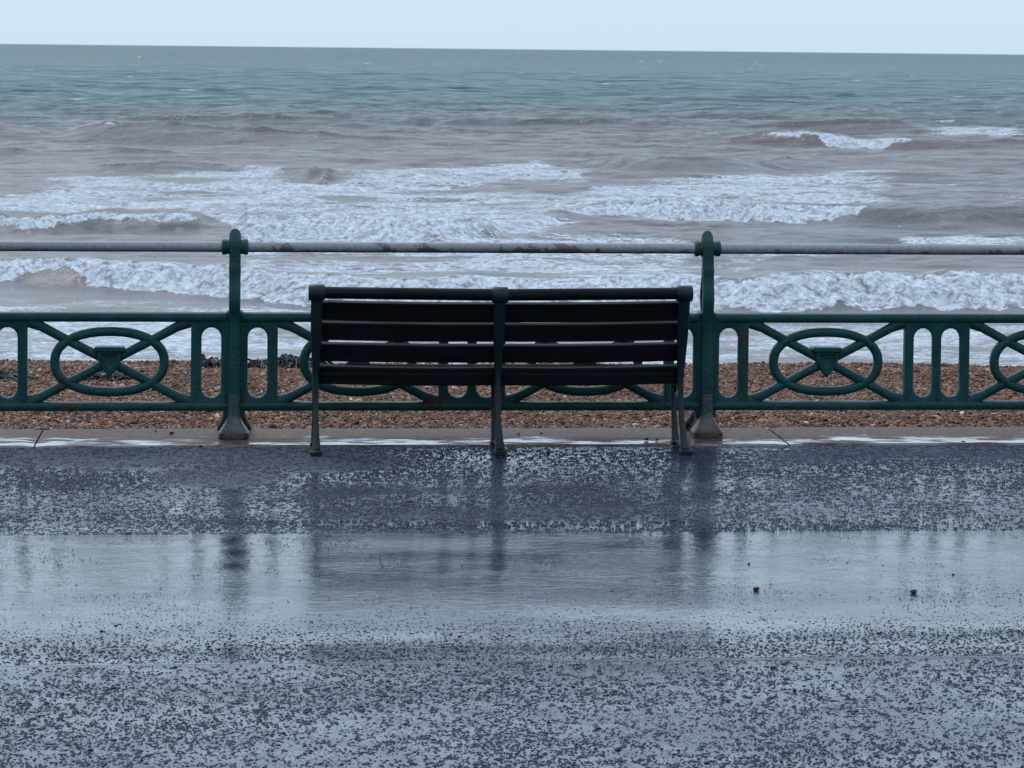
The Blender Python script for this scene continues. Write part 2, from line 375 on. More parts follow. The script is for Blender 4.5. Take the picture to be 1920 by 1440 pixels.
# breakers: (photo x, photo y of the crest, height, share of the front face covered by foam)
WAVES = [
    # near breaker
    dict(wf=0.75, wb=3.2, pts=[(-500, 500, .30, .5), (-100, 492, .30, .6), (0, 490, .34, .75), (60, 488, .36, .5), (110, 486, .42, .3), (160, 484, .46, .35), (176, 486, .46, 1), (260, 496, .42, 1),
        (350, 500, .40, 1), (430, 505, .40, 1), (520, 515, .42, 1), (700, 523, .40, 1), (1000, 528, .36, 1), (1300, 520, .42, 1), (1400, 522, .46, 1), (1560, 514, .52, 1), (1700, 516, .50, 1),
        (1790, 512, .54, 1), (1900, 518, .46, 1), (2300, 520, .45, 1)]),
    # middle breaker
    dict(wf=0.85, wb=3.8, pts=[(-500, 405, .35, .5), (0, 404, .38, .45), (60, 412, .36, .5), (120, 410, .36, .4), (200, 400, .44, .3), (300, 402, .44, .35), (365, 405, .40, .3), (395, 425, .12, 0), (440, 425, .12, 0),
        (465, 412, .40, 1), (560, 408, .44, 1), (680, 414, .42, 1), (770, 420, .40, .9), (800, 422, .42, .5), (850, 418, .44, .3), (912, 417, .40, .25), (940, 428, .12, 0), (1050, 405, .10, 0),
        (1130, 388, .22, .8), (1220, 382, .36, 1), (1320, 378, .44, 1), (1450, 384, .46, 1), (1530, 386, .44, .9), (1595, 388, .46, .5), (1625, 388, .46, .05), (1750, 392, .46, 0), (1920, 390, .46, 0), (2300, 392, .4, .2)]),
    # far breaker on the right
    dict(wf=1.1, wb=4.5, pts=[(1250, 262, .05, 0), (1380, 257, .25, 0), (1448, 252, .5, .1), (1465, 251, .55, .35), (1490, 252, .55, .3), (1496, 250, .6, .13), (1536, 250, .7, .16), (1544, 252, .7, .8), (1600, 260, .65, 1), (1640, 261, .55, .8),
        (1668, 260, .5, .5), (1700, 257, .5, .3), (1712, 259, .45, 0), (1800, 264, .35, 0), (1950, 268, .3, 0), (2300, 270, .2, 0)]),
    # brown swell on the left
    dict(wf=2.2, wb=5.0, pts=[(-600, 240, .3, 0), (-100, 236, .35, 0), (0, 238, .5, 0), (40, 246, .3, 0), (110, 250, .2, 0), (160, 240, .55, 0), (182, 236, .75, .06), (200, 234, .8, .09), (225, 235, .85, .05), (240, 235, .9, 0), (290, 233, .95, 0),
        (350, 239, .75, 0), (480, 249, .5, 0), (600, 255, .35, 0), (820, 259, .15, 0), (1000, 260, .05, 0)]),
    dict(wf=1.6, wb=4.0, pts=[(-500, 282, .3, 0), (0, 280, .4, 0), (60, 288, .2, 0), (130, 286, .25, 0), (220, 282, .4, 0), (330, 290, .25, 0), (480, 296, .15, 0), (700, 300, .1, 0), (1080, 305, .1, 0), (1180, 300, .4, 0), (1290, 296, .55, 0), (1400, 304, .35, 0),
        (1480, 300, .2, 0), (1600, 305, .1, 0), (2100, 300, .2, 0)]),
    dict(wf=1.3, wb=3.5, pts=[(-500, 315, .15, 0), (160, 318, .15, 0), (210, 312, .35, .05), (300, 308, .38, .03), (385, 308, .35, .05), (430, 316, .15, 0), (560, 322, .2, 0), (610, 322, .4, 0), (640, 326, .2, 0), (900, 330, .1, 0), (2100, 330, .1, 0)]),
    dict(wf=2.2, wb=5.0, pts=[(-600, 215, .1, 0), (350, 226, .3, 0), (560, 224, .35, 0), (800, 226, .2, 0), (1100, 232, .4, 0), (1290, 236, .45, 0), (1400, 240, .25, 0), (1560, 236, .4, 0), (1620, 232, .65, 0), (1700, 236, .45, 0), (1780, 244, .5, 0), (1850, 246, .4, 0), (2300, 240, .2, 0)]),
]
def lerp_pts(xs, ys, x): return np.interp(x, xs, ys)

def blob(px, py, cx, cy, rx, ry):
    return np.exp(-(((px - cx) / rx) ** 2 + ((py - cy) / ry) ** 2) ** 1.5)

def build_sea():
    ys = [14.0]
    while ys[-1] < 9000:
        y = ys[-1]
        if y < 29: d = 0.5
        elif y < 64: d = 0.125
        elif y < 175: d = 0.125 + (y - 64) * 0.0020
        elif y < 700: d = 0.35 + (y - 175) * 0.0075
        else: d = 4.3 + (y - 700) * 0.12
        ys.append(y + d)
    ys = np.array(ys); nc = 760
    t = np.linspace(-1, 1, nc)
    dist = ys - CAM[1]
    cx = CAM[0] + math.tan(YAW) * dist; hw = 6 + 0.235 * dist
    X = cx[:, None] + t[None] * hw[:, None]; Y = np.repeat(ys[:, None], nc, 1)
    px, py = to_px(X, Y, np.full_like(X, SEA_Z))
    res = np.gradient(ys)[:, None]
    fade = lambda wl: sstep(1.6, 4.0, wl / res)         # drop wavelengths the mesh cannot carry
    Z = np.zeros_like(X)
    wx = X + 1.5 * perlin(X / 9, Y / 9, 3); wy = Y + 1.5 * perlin(X / 9, Y / 7, 4)
    # swell and chop, crests roughly along the shore
    shoal = sstep(30, 60, Y)
    far = sstep(90, 200, Y)
    Z += 0.30 * far * fbm(wx / 26, wy / 9, 2, 11) * fade(9) + 0.26 * far * (1 - 2.2 * np.abs(perlin(wx / 22, wy / 10, 12))) * fade(10)
    for L_, A_, sd_ in ((5.0, 0.15, 21), (2.2, 0.11, 31), (1.0, 0.058, 41), (0.5, 0.026, 51)):
        r = 1 - 2.2 * np.abs(perlin(wx / (L_ * 1.9), wy / L_, sd_))
        Z += A_ * (0.55 + 0.85 * far) * shoal * r * fade(L_)
    foam = np.zeros_like(X); roller = np.zeros_like(X)
    for k, w in enumerate(WAVES):
        P = np.array(w['pts'], float)
        H = hit_z(P[:, 0], P[:, 1], SEA_Z + P[:, 2])
        if k in (2, 3, 6):                              # far crests run straight: let the height, not the distance, follow the crest line
            wgt = np.clip(P[:, 2], .02, None) ** 2
            c1, c0 = np.polyfit(H[:, 0], H[:, 1], 1, w=wgt)
            yl = c0 + np.clip(c1, -.15, .15) * (H[:, 0] - np.average(H[:, 0], weights=wgt)) + c1 * np.average(H[:, 0], weights=wgt)
            H = np.array([hit_y(a_, b_, y_) for (a_, b_), y_ in zip(P[:, :2], yl)])
            low_ = P[:, 2] < 0.3
            P[:, 2] = np.where(low_, P[:, 2], np.clip(H[:, 2] - SEA_Z, .1, 1.2))
        o = np.argsort(H[:, 0]); H, P = H[o], P[o]
        i0, i1 = np.searchsorted(ys, [H[:, 1].min() - 9, H[:, 1].max() + 14]); sl = slice(i0, i1)
        x, y = X[sl], Y[sl]; q = max(1.0, (H[:, 1].mean() + 15) / 72)
        xc = x + 0.5 * fbm(x / 1.3 / q, y / 1.3 / q, 2, 60 + k)
        yc = np.interp(xc, H[:, 0], H[:, 1]) + 0.4 * fbm(x / 1.6 / q, y * 0 + k * 7.3, 4 if q < 1.5 else 2, 70 + k)
        A = np.interp(x, H[:, 0], P[:, 2]) * (1 + 0.25 * fbm(x / 1.3 / q, y * 0 + 3.1 * k, 3, 80 + k))
        e = np.interp(xc, H[:, 0], P[:, 3]) * (1 + (0.6 if q < 1.5 else 0.3) * fbm(x / 0.8 / q, y / 1.6 / q + 5.7 * k, 3 if q < 1.5 else 2, 90 + k))
        A = A * sstep(H[0, 0] - 6, H[0, 0], x) * sstep(H[-1, 0] + 6, H[-1, 0], x)
        d = y - yc
        wf = w['wf'] * (1.0 + 0.25 * np.clip(np.interp(x, H[:, 0], P[:, 3]), 0, 1))
        prof = np.where(d < 0, np.exp(-np.abs(d / wf) ** 2.0), np.exp(-(d / w['wb']) ** 2))
        trough = -0.20 * np.exp(-((d + 2.6 * w['wf']) / (1.6 * w['wf'])) ** 2)
        Z[sl] = Z[sl] * (1 - 0.7 * np.clip(prof * (d < 0) * sstep(.1, .3, A), 0, 1)) + A * (prof + trough)
        lim = -1.6 * wf * np.clip(e, 0, 1.1)
        ro = sstep(lim - 0.22, lim + 0.12, d) * sstep(0.45, 0.0, d) * sstep(0.02, 0.15, e) * sstep(.05, .15, A)
        roller[sl] = np.maximum(roller[sl], ro)
        trail = np.exp(-np.clip(d, 0, None) / 2.4) * sstep(-0.2, 0.3, d) * np.clip(e, 0, 1) * 0.7 * sstep(.05, .2, A)
        foam[sl] = np.maximum(foam[sl], trail)
    nr = np.searchsorted(ys, 190); sl = slice(0, nr); x, y = X[sl], Y[sl]
    lumps = fbm(x * 1.5, y * 1.5, 4, 101, 0.65); lumps2 = 1 - np.abs(fbm(x * 3.0, y * 3.0, 3, 111)) * 2.4
    Z[sl] += roller[sl] * (0.15 * lumps + 0.08 * (lumps2 - 0.85)) * fade(0.6)[sl]
    # sheets of spent foam
    top = lerp_pts([-400, 0, 50, 90, 200, 300, 470, 640, 860, 1000, 1110, 1200, 1350, 1500, 1650, 1750, 1920, 2300],
                   [372, 372, 345, 333, 332, 330, 322, 324, 314, 306, 322, 340, 334, 331, 320, 325, 338, 340], px)
    low = lerp_pts([-400, 380, 460, 930, 1130, 1600, 2300], [405, 410, 450, 450, 420, 385, 385], px)
    f1 = sstep(-4, 7, py - top) * sstep(10, -4, py - low) * 0.72
    f1 *= 1 - 0.75 * blob(px, py, 20, 352, 75, 17)
    f1 *= 1 - 0.6 * blob(px, py, 345, 343, 75, 7); f1 *= 1 - 0.6 * blob(px, py, 590, 338, 70, 11); f1 *= 1 - 0.5 * blob(px + 40 * perlin(X / 2, Y / 2, 252), py + 6 * perlin(X / 2, Y / 2, 251), 650, 377, 70, 6)
    f1 *= 1 - 0.65 * blob(px, py, 1010, 357, 120, 13); f1 *= 1 - 0.5 * blob(px, py, 1150, 335, 70, 14)
    f1 *= 1 - 0.45 * sstep(1580, 1720, px); f1 *= 1 - 0.4 * blob(px, py, 1120, 412, 80, 10)
    f2 = sstep(430, 450, py) * sstep(540, 510, py) * (0.20 + 0.50 * sstep(400, 480, px) * sstep(1360, 1240, px))
    f2 += 0.75 * blob(px, py, 1800, 455, 150, 6) + 0.4 * blob(px, py, 1380, 500, 70, 18) + 0.35 * blob(px, py, 1480, 475, 120, 10)
    f2 += 0.30 * blob(px, py, 240, 440, 90, 6) + .3 * blob(px, py, 60, 470, 100, 8)
    f3 = sstep(530, 575, py) * 0.62
    f3 *= 1 - 0.85 * blob(px, py, 215, 528, 130, 22) * 1.0; f3 *= 1 - 0.7 * blob(px, py, 400, 552, 120, 14)
    f3 *= 1 - 0.85 * sstep(1320, 1400, px) * sstep(612, 590, py)
    f4 = 0.55 * blob(px, py, 1840, 258, 110, 9) + 0.25 * blob(px, py, 1320, 260, 110, 5) + 0.2 * blob(px, py, 250, 273, 200, 3)
    f4 += 0.22 * sstep(225, 260, py) * sstep(330, 300, py)
    foam = np.maximum.reduce([foam, f1, np.clip(f2, 0, .95), f3, f4])
    caps = perlin(X / 3.2, Y / 2.4, 131) * 0.6 + perlin(X / 11, Y / 7, 132) * 0.6
    foam = np.maximum(foam, sstep(0.56, 0.76, caps) * sstep(120, 160, Y) * 0.9)
    foam = foam * (0.85 + 0.5 * fbm(X / 5, Y / 3.5, 3, 141)) * (1 - sstep(900, 2500, Y))
    silt = sstep(165, 285, py + 22 * fbm(X / 40, Y / 22, 3, 151))
    silt = np.clip(silt * (0.9 + 0.25 * fbm(X / 12, Y / 6, 2, 161)), 0, 1)
    Z *= sstep(3000, 900, Y)
    V = np.stack([X, Y, SEA_Z + Z], -1).reshape(-1, 3)
    me = np_mesh('sea', V, grid_quads(len(ys), nc), SEA)
    at = me.attributes.new('sea', 'FLOAT_COLOR', 'POINT')
    c = np.stack([np.clip(foam, 0, 1), silt, np.clip(roller, 0, 1), np.ones_like(foam)], -1).astype(np.float32)
    at.data.foreach_set('color', c.ravel())
    o = bpy.data.objects.new('sea', me); COL.objects.link(o)
    return tag(o, kind='structure')
build_sea()

# ------------------------------------------------------------------ beach
BEACH_Y0, CREST_Y = 0.30, 5.9
def beach_z(X, Y):
    t = np.clip((Y - BEACH_Y0) / (CREST_Y - BEACH_Y0), 0, 1)
    z = -0.055 - 0.248 * t - 0.012 * np.clip((X - 1.5) / 3, -1.5, 1.5) * t
    z = z - 0.27 * np.clip(Y - CREST_Y - 0.25, 0, None)
    return z + (0.022 * fbm(X / 0.9, Y / 0.9, 3, 171) + 0.02 * perlin(X / 3, Y / 2, 175)) * sstep(0.3, 0.8, Y)
def build_beach():
    ys = np.concatenate([np.arange(0.30, 8, 0.06), np.arange(8, 22.1, 0.5)]); xs = np.linspace(-14, 18, 330)
    X, Y = np.meshgrid(xs, ys); Z = beach_z(X, Y)
    me = np_mesh('beach', np.stack([X, Y, Z - 0.008], -1).reshape(-1, 3), grid_quads(len(ys), len(xs)), BEACH)
    o = bpy.data.objects.new('beach', me); COL.objects.link(o); tag(o, kind='structure')
build_beach()

def scatter(name, P, rot, scl, pick, tone, mat, variants=6, subdiv=2, rough=0.55, parent=None):
    """many small stones as one object: points with their own turn, size and tone carrying noise-shaped stones"""
    me = bpy.data.meshes.new(name); n = len(P)
    me.vertices.add(n); me.vertices.foreach_set('co', P.astype(np.float32).ravel())
    for an, typ, dat in (('rot', 'FLOAT_VECTOR', rot), ('scl', 'FLOAT_VECTOR', scl)):
        a = me.attributes.new(an, typ, 'POINT'); a.data.foreach_set('vector', dat.astype(np.float32).ravel())
    a = me.attributes.new('tone', 'FLOAT', 'POINT'); a.data.foreach_set('value', tone.astype(np.float32))
    a = me.attributes.new('pick', 'INT', 'POINT'); a.data.foreach_set('value', pick.astype(np.int32))
    me.materials.append(mat)
    o = bpy.data.objects.new(name, me); COL.objects.link(o)
    g = bpy.data.node_groups.new(name + '_nodes', 'GeometryNodeTree')
    g.interface.new_socket('Geometry', in_out='INPUT', socket_type='NodeSocketGeometry')
    g.interface.new_socket('Geometry', in_out='OUTPUT', socket_type='NodeSocketGeometry')
    N = g.nodes; K = g.links.new
    gi = N.new('NodeGroupInput'); go = N.new('NodeGroupOutput')
    g2i = N.new('GeometryNodeGeometryToInstance')
    for i in range(variants):
        ico = N.new('GeometryNodeMeshIcoSphere'); ico.inputs['Radius'].default_value = 1; ico.inputs['Subdivisions'].default_value = subdiv
        nz = N.new('ShaderNodeTexNoise'); nz.noise_dimensions = '4D'; nz.inputs['W'].default_value = i * 3.7 + 1; nz.inputs['Scale'].default_value = 0.75; nz.inputs['Detail'].default_value = 1.5
        sub = N.new('ShaderNodeVectorMath'); sub.operation = 'SUBTRACT'; sub.inputs[1].default_value = (.5, .5, .5)
        sc = N.new('ShaderNodeVectorMath'); sc.operation = 'SCALE'; sc.inputs['Scale'].default_value = rough * 2.4
        sp = N.new('GeometryNodeSetPosition'); sm = N.new('GeometryNodeSetShadeSmooth'); mt = N.new('GeometryNodeSetMaterial'); mt.inputs['Material'].default_value = mat
        K(nz.outputs['Color'], sub.inputs[0]); K(sub.outputs[0], sc.inputs[0]); K(ico.outputs['Mesh'], sp.inputs['Geometry']); K(sc.outputs[0], sp.inputs['Offset'])
        K(sp.outputs[0], sm.inputs[0]); K(sm.outputs[0], mt.inputs[0]); K(mt.outputs[0], g2i.inputs[0])
    ip = N.new('GeometryNodeInstanceOnPoints'); ip.inputs['Pick Instance'].default_value = True
    def att(nm, typ):
        a_ = N.new('GeometryNodeInputNamedAttribute'); a_.data_type = typ; a_.inputs['Name'].default_value = nm; return a_.outputs['Attribute']
    K(gi.outputs[0], ip.inputs['Points']); K(g2i.outputs[0], ip.inputs['Instance'])
    K(att('pick', 'INT'), ip.inputs['Instance Index'])
    e2r = N.new('FunctionNodeEulerToRotation'); K(att('rot', 'FLOAT_VECTOR'), e2r.inputs[0]); K(e2r.outputs[0], ip.inputs['Rotation'])
    K(att('scl', 'FLOAT_VECTOR'), ip.inputs['Scale']); K(ip.outputs[0], go.inputs[0])
    md = o.modifiers.new('scatter', 'NODES'); md.node_group = g
    return o

def build_pebbles():
    s = 0.0150
    ys = np.arange(0.31, CREST_Y + 0.75, s); xs = np.arange(-4.2, 8.4, s)
    X, Y = np.meshgrid(xs, ys); X = X.ravel(); Y = Y.ravel()
    keep = (np.abs(X - (CAM[0] + math.tan(YAW) * (Y - CAM[1]))) < 2.0 + 0.185 * (Y - CAM[1]))
    X, Y = X[keep], Y[keep]; n = len(X)
    X = X + RNG.uniform(-.5, .5, n) * s; Y = Y + RNG.uniform(-.5, .5, n) * s
    r = np.exp(RNG.normal(math.log(0.0078), 0.32, n)); big = RNG.random(n) < 0.012; r = np.where(big, RNG.uniform(.016, .026, n), np.clip(r, .005, .019))
    sc = np.stack([r * RNG.uniform(.95, 1.45, n), r * RNG.uniform(.75, 1.1, n), r * RNG.uniform(.5, .85, n)], -1)
    rot = np.stack([RNG.normal(0, .35, n), RNG.normal(0, .35, n), RNG.uniform(0, 6.28, n)], -1)
    Z = beach_z(X, Y) + RNG.uniform(-.010, .010, n)
    patch = 0.10 * fbm(X / 0.7, Y / 0.7, 3, 181)
    tone = np.clip(RNG.beta(2.2, 2.4, n) * 0.95 + patch, 0, 0.93); tone = np.where(RNG.random(n) < 0.004, 0.985, tone)
    o = scatter('beach_pebbles', np.stack([X, Y, Z], -1), rot, sc, RNG.integers(0, 6, n), tone, PEB)
    tag(o, 'wet brown and tan shingle pebbles covering the beach behind the railing', 'pebbles', kind='stuff')
build_pebbles()

# strand line of weed: tangled clumps of ribbons
WEED = mat_simple('black_seaweed', (0.008, 0.007, 0.008), 0.4, 0.5)
def seaweed(pxc, pyc, wpx, hgt, label, seed):
    rng = random.Random(seed)
    base = hit_z(pxc, pyc, -0.20)
    # slide along the view ray to the beach surface
    for _ in range(6):
        base = hit_z(pxc, pyc, float(beach_z(np.array(base[0]), np.array(base[1]))))
    hw = wpx / 2 / 260.0
    mb = MB()
    for i in range(int(60 + 800 * hw)):
        x0, y0 = rng.gauss(0, hw * .5), rng.gauss(0, .10); a = rng.uniform(0, 6.28); pts = []
        x0 = max(-hw, min(hw, x0))
        ln = rng.uniform(.06, .16); w = rng.uniform(.006, .014); k = rng.uniform(-14, 14); z0 = rng.uniform(0.0, hgt)
        for j in range(5):
            t = j / 4; pts.append((x0, y0, 0.0 + max(0.004, z0 * math.sin(math.pi * (0.15 + 0.7 * t)) + rng.uniform(-.006, .006))))
            x0 += math.cos(a) * ln / 4; y0 += math.sin(a) * ln / 4; a += k * ln / 4 + rng.uniform(-.4, .4)
        sweep(mb, pts, w * 0.45, w, (0, 0, 1), n=5, p=2)
    o = mb.build('seaweed', WEED); o.location = (base[0], base[1], base[2] + 0.002)
    tag(o, label, 'seaweed', 'seaweed along the strand line')
seaweed(400, 690, 50, .07, 'black seaweed clump in the slot between the bare oval panel and its railing post', 1)
seaweed(496, 691, 44, .055, 'thin dark seaweed heap in the slot between railing post and bench', 2)
seaweed(556, 692, 74, .085, 'largest black seaweed heap on the shingle right beside the bench end', 3)
seaweed(206, 708, 90, .035, 'flat dark seaweed strip on the shingle behind the shield of a bare panel', 4)
seaweed(20, 711, 70, .03, 'low dark seaweed strip on shingle behind paired slots of the bare panel', 5)

# ------------------------------------------------------------------ promenade: strips of asphalt and the coping
Y_KERB, Y_BAND, Y_SEAM, Y_BACK = -0.325, -2.92, -5.42, -60.0
def sheet(name, x0, x1, y0, y1, z, mat, step=None, relief=0.0):
    nx = max(2, int((x1 - x0) / (step or 1e9)) + 2); ny = max(2, int((y1 - y0) / (step or 1e9)) + 2)
    X, Y = np.meshgrid(np.linspace(x0, x1, nx), np.linspace(y0, y1, ny))
    Z = np.full_like(X, z) + relief * fbm(X / 0.8, Y / 0.8, 3, 191)
    me = np_mesh(name, np.stack([X, Y, Z], -1).reshape(-1, 3), grid_quads(ny, nx), mat)
    o = bpy.data.objects.new(name, me); COL.objects.link(o); return tag(o, kind='structure')
sheet('ground', -60, 60, Y_BACK, 0.9, -0.35, JOINT)
sheet('promenade', -60, 60, Y_BACK, Y_SEAM - 0.002, 0.0, COARSE)
sheet('promenade_smooth_strip', -60, 60, Y_SEAM + 0.002, Y_BAND, 0.0, SMOOTH)
sheet('promenade_kerb_strip', -60, 60, Y_BAND, Y_KERB - 0.022, 0.0, COARSE)
sheet('joint_bed', -60, 60, Y_BACK, 0.28, -0.018, JOINT)

WATER = Mat('standing_water'); WATER = WATER.set(Base_Color=(0.03, 0.034, 0.045, 1), Roughness=0.04, IOR=1.5, Coat_Weight=1.0, Coat_IOR=1.33, Normal=WATER.bump(WATER.noise(WATER.pos((0.6, 1, 1)), 22, 3), 0.3, 0.002))
sheet('gutter_water', -14, 18, Y_KERB - 0.022, Y_KERB + 0.003, -0.004, WATER)
def build_tar_seam():
    xs = np.linspace(0.7, 12, 500); w = 0.0075 * sstep(0.7, 1.9, xs) * np.clip(0.75 + 0.9 * fbm(xs * 5, xs * 0, 3, 240), 0.05, 1.6)
    yc = Y_SEAM + 0.006 * fbm(xs * 1.3, xs * 0 + 4, 3, 243)
    V = np.concatenate([np.stack([xs, yc - w, xs * 0 + 0.004], -1), np.stack([xs, yc + w, xs * 0 + 0.004], -1)])
    me = np_mesh('tar_seam', V, grid_quads(2, len(xs)), JOINT); o = bpy.data.objects.new('tar_seam', me); COL.objects.link(o); tag(o, kind='structure')
build_tar_seam()

def build_kerb():
    k = empty('kerb', (0, 0, 0)); tag(k, kind='structure')
    jl, jr = hit_z(66, 835, 0)[0], hit_z(1480, 835, 0)[0]
    ln = jr - jl
    for i in range(-1, 3):
        x0, x1 = jl + (i - 0) * ln + 0.004, jl + (i + 1) * ln - 0.004
        n = 60; xs = np.linspace(x0, x1, n)
        rings = []
        tilt = random.uniform(-.002, .002)
        for x in xs:
            w = 0.0035 * float(fbm(np.array(x * 3.0), np.array(i * 9.1), 3, 200))
            e = 0.006 if n and (x in (xs[0], xs[-1])) else 0.0
            rings.append([(x, Y_KERB + w, -0.09), (x, Y_KERB + w, -0.002 - e), (x, Y_KERB + w + 0.010, 0.009 + tilt - e), (x, 0.0, 0.012 + tilt - e), (x, 0.28, 0.012 + tilt - e), (x, 0.30, 0.004 - e), (x, 0.30, -0.30)])
        mb = MB(); loft(mb, rings); o = mb.build('coping_stone', KERB, k)
build_kerb()

def build_chips():
    """proud stones of the worn coarse asphalt"""
    res = []
    for (y0, y1, dens, r0) in ((-7.9, Y_SEAM - 0.02, 9000, 0.0037), (Y_BAND + 0.005, Y_KERB - 0.02, 11500, 0.0035)):
        A = (y1 - y0) * 10.4; n = int(A * dens)
        X = RNG.uniform(-3.8, 6.6, n); Y = RNG.uniform(y0, y1, n)
        keep = np.abs(X - (CAM[0] + math.tan(YAW) * (Y - CAM[1]))) < 1.9 + 0.185 * (Y - CAM[1])
        cl = fbm(X / 0.035, Y / 0.06, 2, 211) * 1.5 + fbm(X / 0.6, Y / 0.6, 3, 221) * 0.9
        keep &= RNG.random(n) < np.clip(0.5 + cl, 0.05, 1) * (0.55 + 0.45 * sstep(Y_SEAM, Y_SEAM - 0.7, Y) if y1 < -5 else 1.0)
        X, Y = X[keep], Y[keep]; n = len(X)
        r = r0 * np.exp(RNG.normal(0, .27, n))
        res.append(np.stack([X, Y, r], -1))
    # finer grit between the chippings
    n = int(2.46 * 10.4 * 7000); X = RNG.uniform(-3.8, 6.6, n); Y = RNG.uniform(-7.9, Y_SEAM - 0.01, n)
    kp = np.abs(X - (CAM[0] + math.tan(YAW) * (Y - CAM[1]))) < 1.9 + 0.185 * (Y - CAM[1]); kp &= RNG.random(n) < np.clip(0.45 + fbm(X / 0.3, Y / 0.3, 3, 235) * 1.3, 0, 1)
    res.append(np.stack([X[kp], Y[kp], 0.0019 * np.exp(RNG.normal(0, .25, kp.sum()))], -1))
    # scattered fine grain in the smooth strip
    n = 120000; X = RNG.uniform(-3.4, 6.3, n); Y = RNG.uniform(Y_SEAM + .02, Y_BAND - .02, n)
    kp = RNG.random(n) < np.clip(0.02 + fbm(X / 0.5, Y / 0.5, 3, 231) * 0.5 + 0.95 * sstep(-4.0, -5.45, Y) ** 1.3, 0, 1); X, Y = X[kp], Y[kp]
    res.append(np.stack([X, Y, (0.0020 + 0.0015 * sstep(-4.5, -5.4, Y)) * np.exp(RNG.normal(0, .28, len(X)))], -1))
    P = np.concatenate(res); n = len(P); r = P[:, 2]
    sc = np.stack([r * RNG.uniform(.8, 1.3, n), r * RNG.uniform(.8, 1.3, n), r * RNG.uniform(.35, .65, n)], -1)
    rot = np.stack([RNG.normal(0, .15, n), RNG.normal(0, .15, n), RNG.uniform(0, 6.28, n)], -1)
    o = scatter('asphalt_chippings', np.stack([P[:, 0], P[:, 1], np.full(n, 0.0)], -1), rot, sc, RNG.integers(0, 5, n), RNG.random(n) ** 2, CHIP, variants=5, subdiv=2, rough=0.5)
    tag(o, 'dark stone chippings standing proud of the wet asphalt promenade', 'chippings', kind='stuff')
build_chips()

# ------------------------------------------------------------------ railing
BAY = 2.484
Z_HAND, R_HAND = 1.000, 0.0275
Z_TOP, Z_BOT = (0.658, 0.609), (0.191, 0.143)
railing = empty('railing', (BAY / 2, 0, 0))
tag(railing, 'green cast iron seafront railing with oval and shield panels and a pale pipe handrail', 'railing')
def child(mb, name, mat, parent, loc=None, sharp=38):
    o = mb.build(name, mat, None, sharp)
    o.parent = parent
    return o
def place_under(o, parent, world_loc):
    """parent o, keep mesh data local to its own origin at world_loc"""
    o.parent = parent
    pw = Vector((0, 0, 0)); p = parent
    while p is not None: pw += p.location; p = p.parent
    o.location = Vector(world_loc) - pw

def plate_with_slot(mb, x0, x1, z0, z1, cx, hw, sz0, sz1, dep, bev=0.010):
    n = 8
    ang = np.linspace(0, math.pi, n)
    hole = [(cx + hw * math.cos(t), sz1 - hw + hw * math.sin(t)) for t in ang] + [(cx - hw * math.cos(t), sz0 + hw - hw * math.sin(t)) for t in ang]
    N = len(hole)
    outer = [(x1 + (x0 - x1) * (math.cos(math.pi - t) + 1) / 2 if 0 < i < n - 1 else (x1 if i == 0 else x0), z1) for i, t in enumerate(ang)]
    outer += [(x0 + (x1 - x0) * (math.cos(math.pi - t) + 1) / 2 if 0 < i < n - 1 else (x0 if i == 0 else x1), z0) for i, t in enumerate(ang)]
    def grow(h, k):
        out = []
        for i, (x, z) in enumerate(h):
            zc = (sz1 - hw) if i < n else (sz0 + hw)
            d = math.hypot(x - cx, z - zc) or 1; out.append((x + (x - cx) / d * k, z + (z - zc) / d * k))
        return out
    g = grow(hole, bev)
    rings = [[(x, -dep, z) for x, z in outer], [(x, -dep, z) for x, z in g], [(x, -dep + bev * .35, z) for x, z in grow(hole, bev * .3)], [(x, -dep + bev, z) for x, z in hole],
             [(x, dep - bev, z) for x, z in hole], [(x, dep - bev * .35, z) for x, z in grow(hole, bev * .3)], [(x, dep, z) for x, z in g], [(x, dep, z) for x, z in outer]]
    V = [v for r_ in rings for v in r_]; R_ = len(rings); Fc = []
    for i in range(R_):
        j = (i + 1) % R_
        for k in range(N):
            l = (k + 1) % N; Fc.append((i * N + k, i * N + l, j * N + l, j * N + k))
    return mb.add(V, Fc)

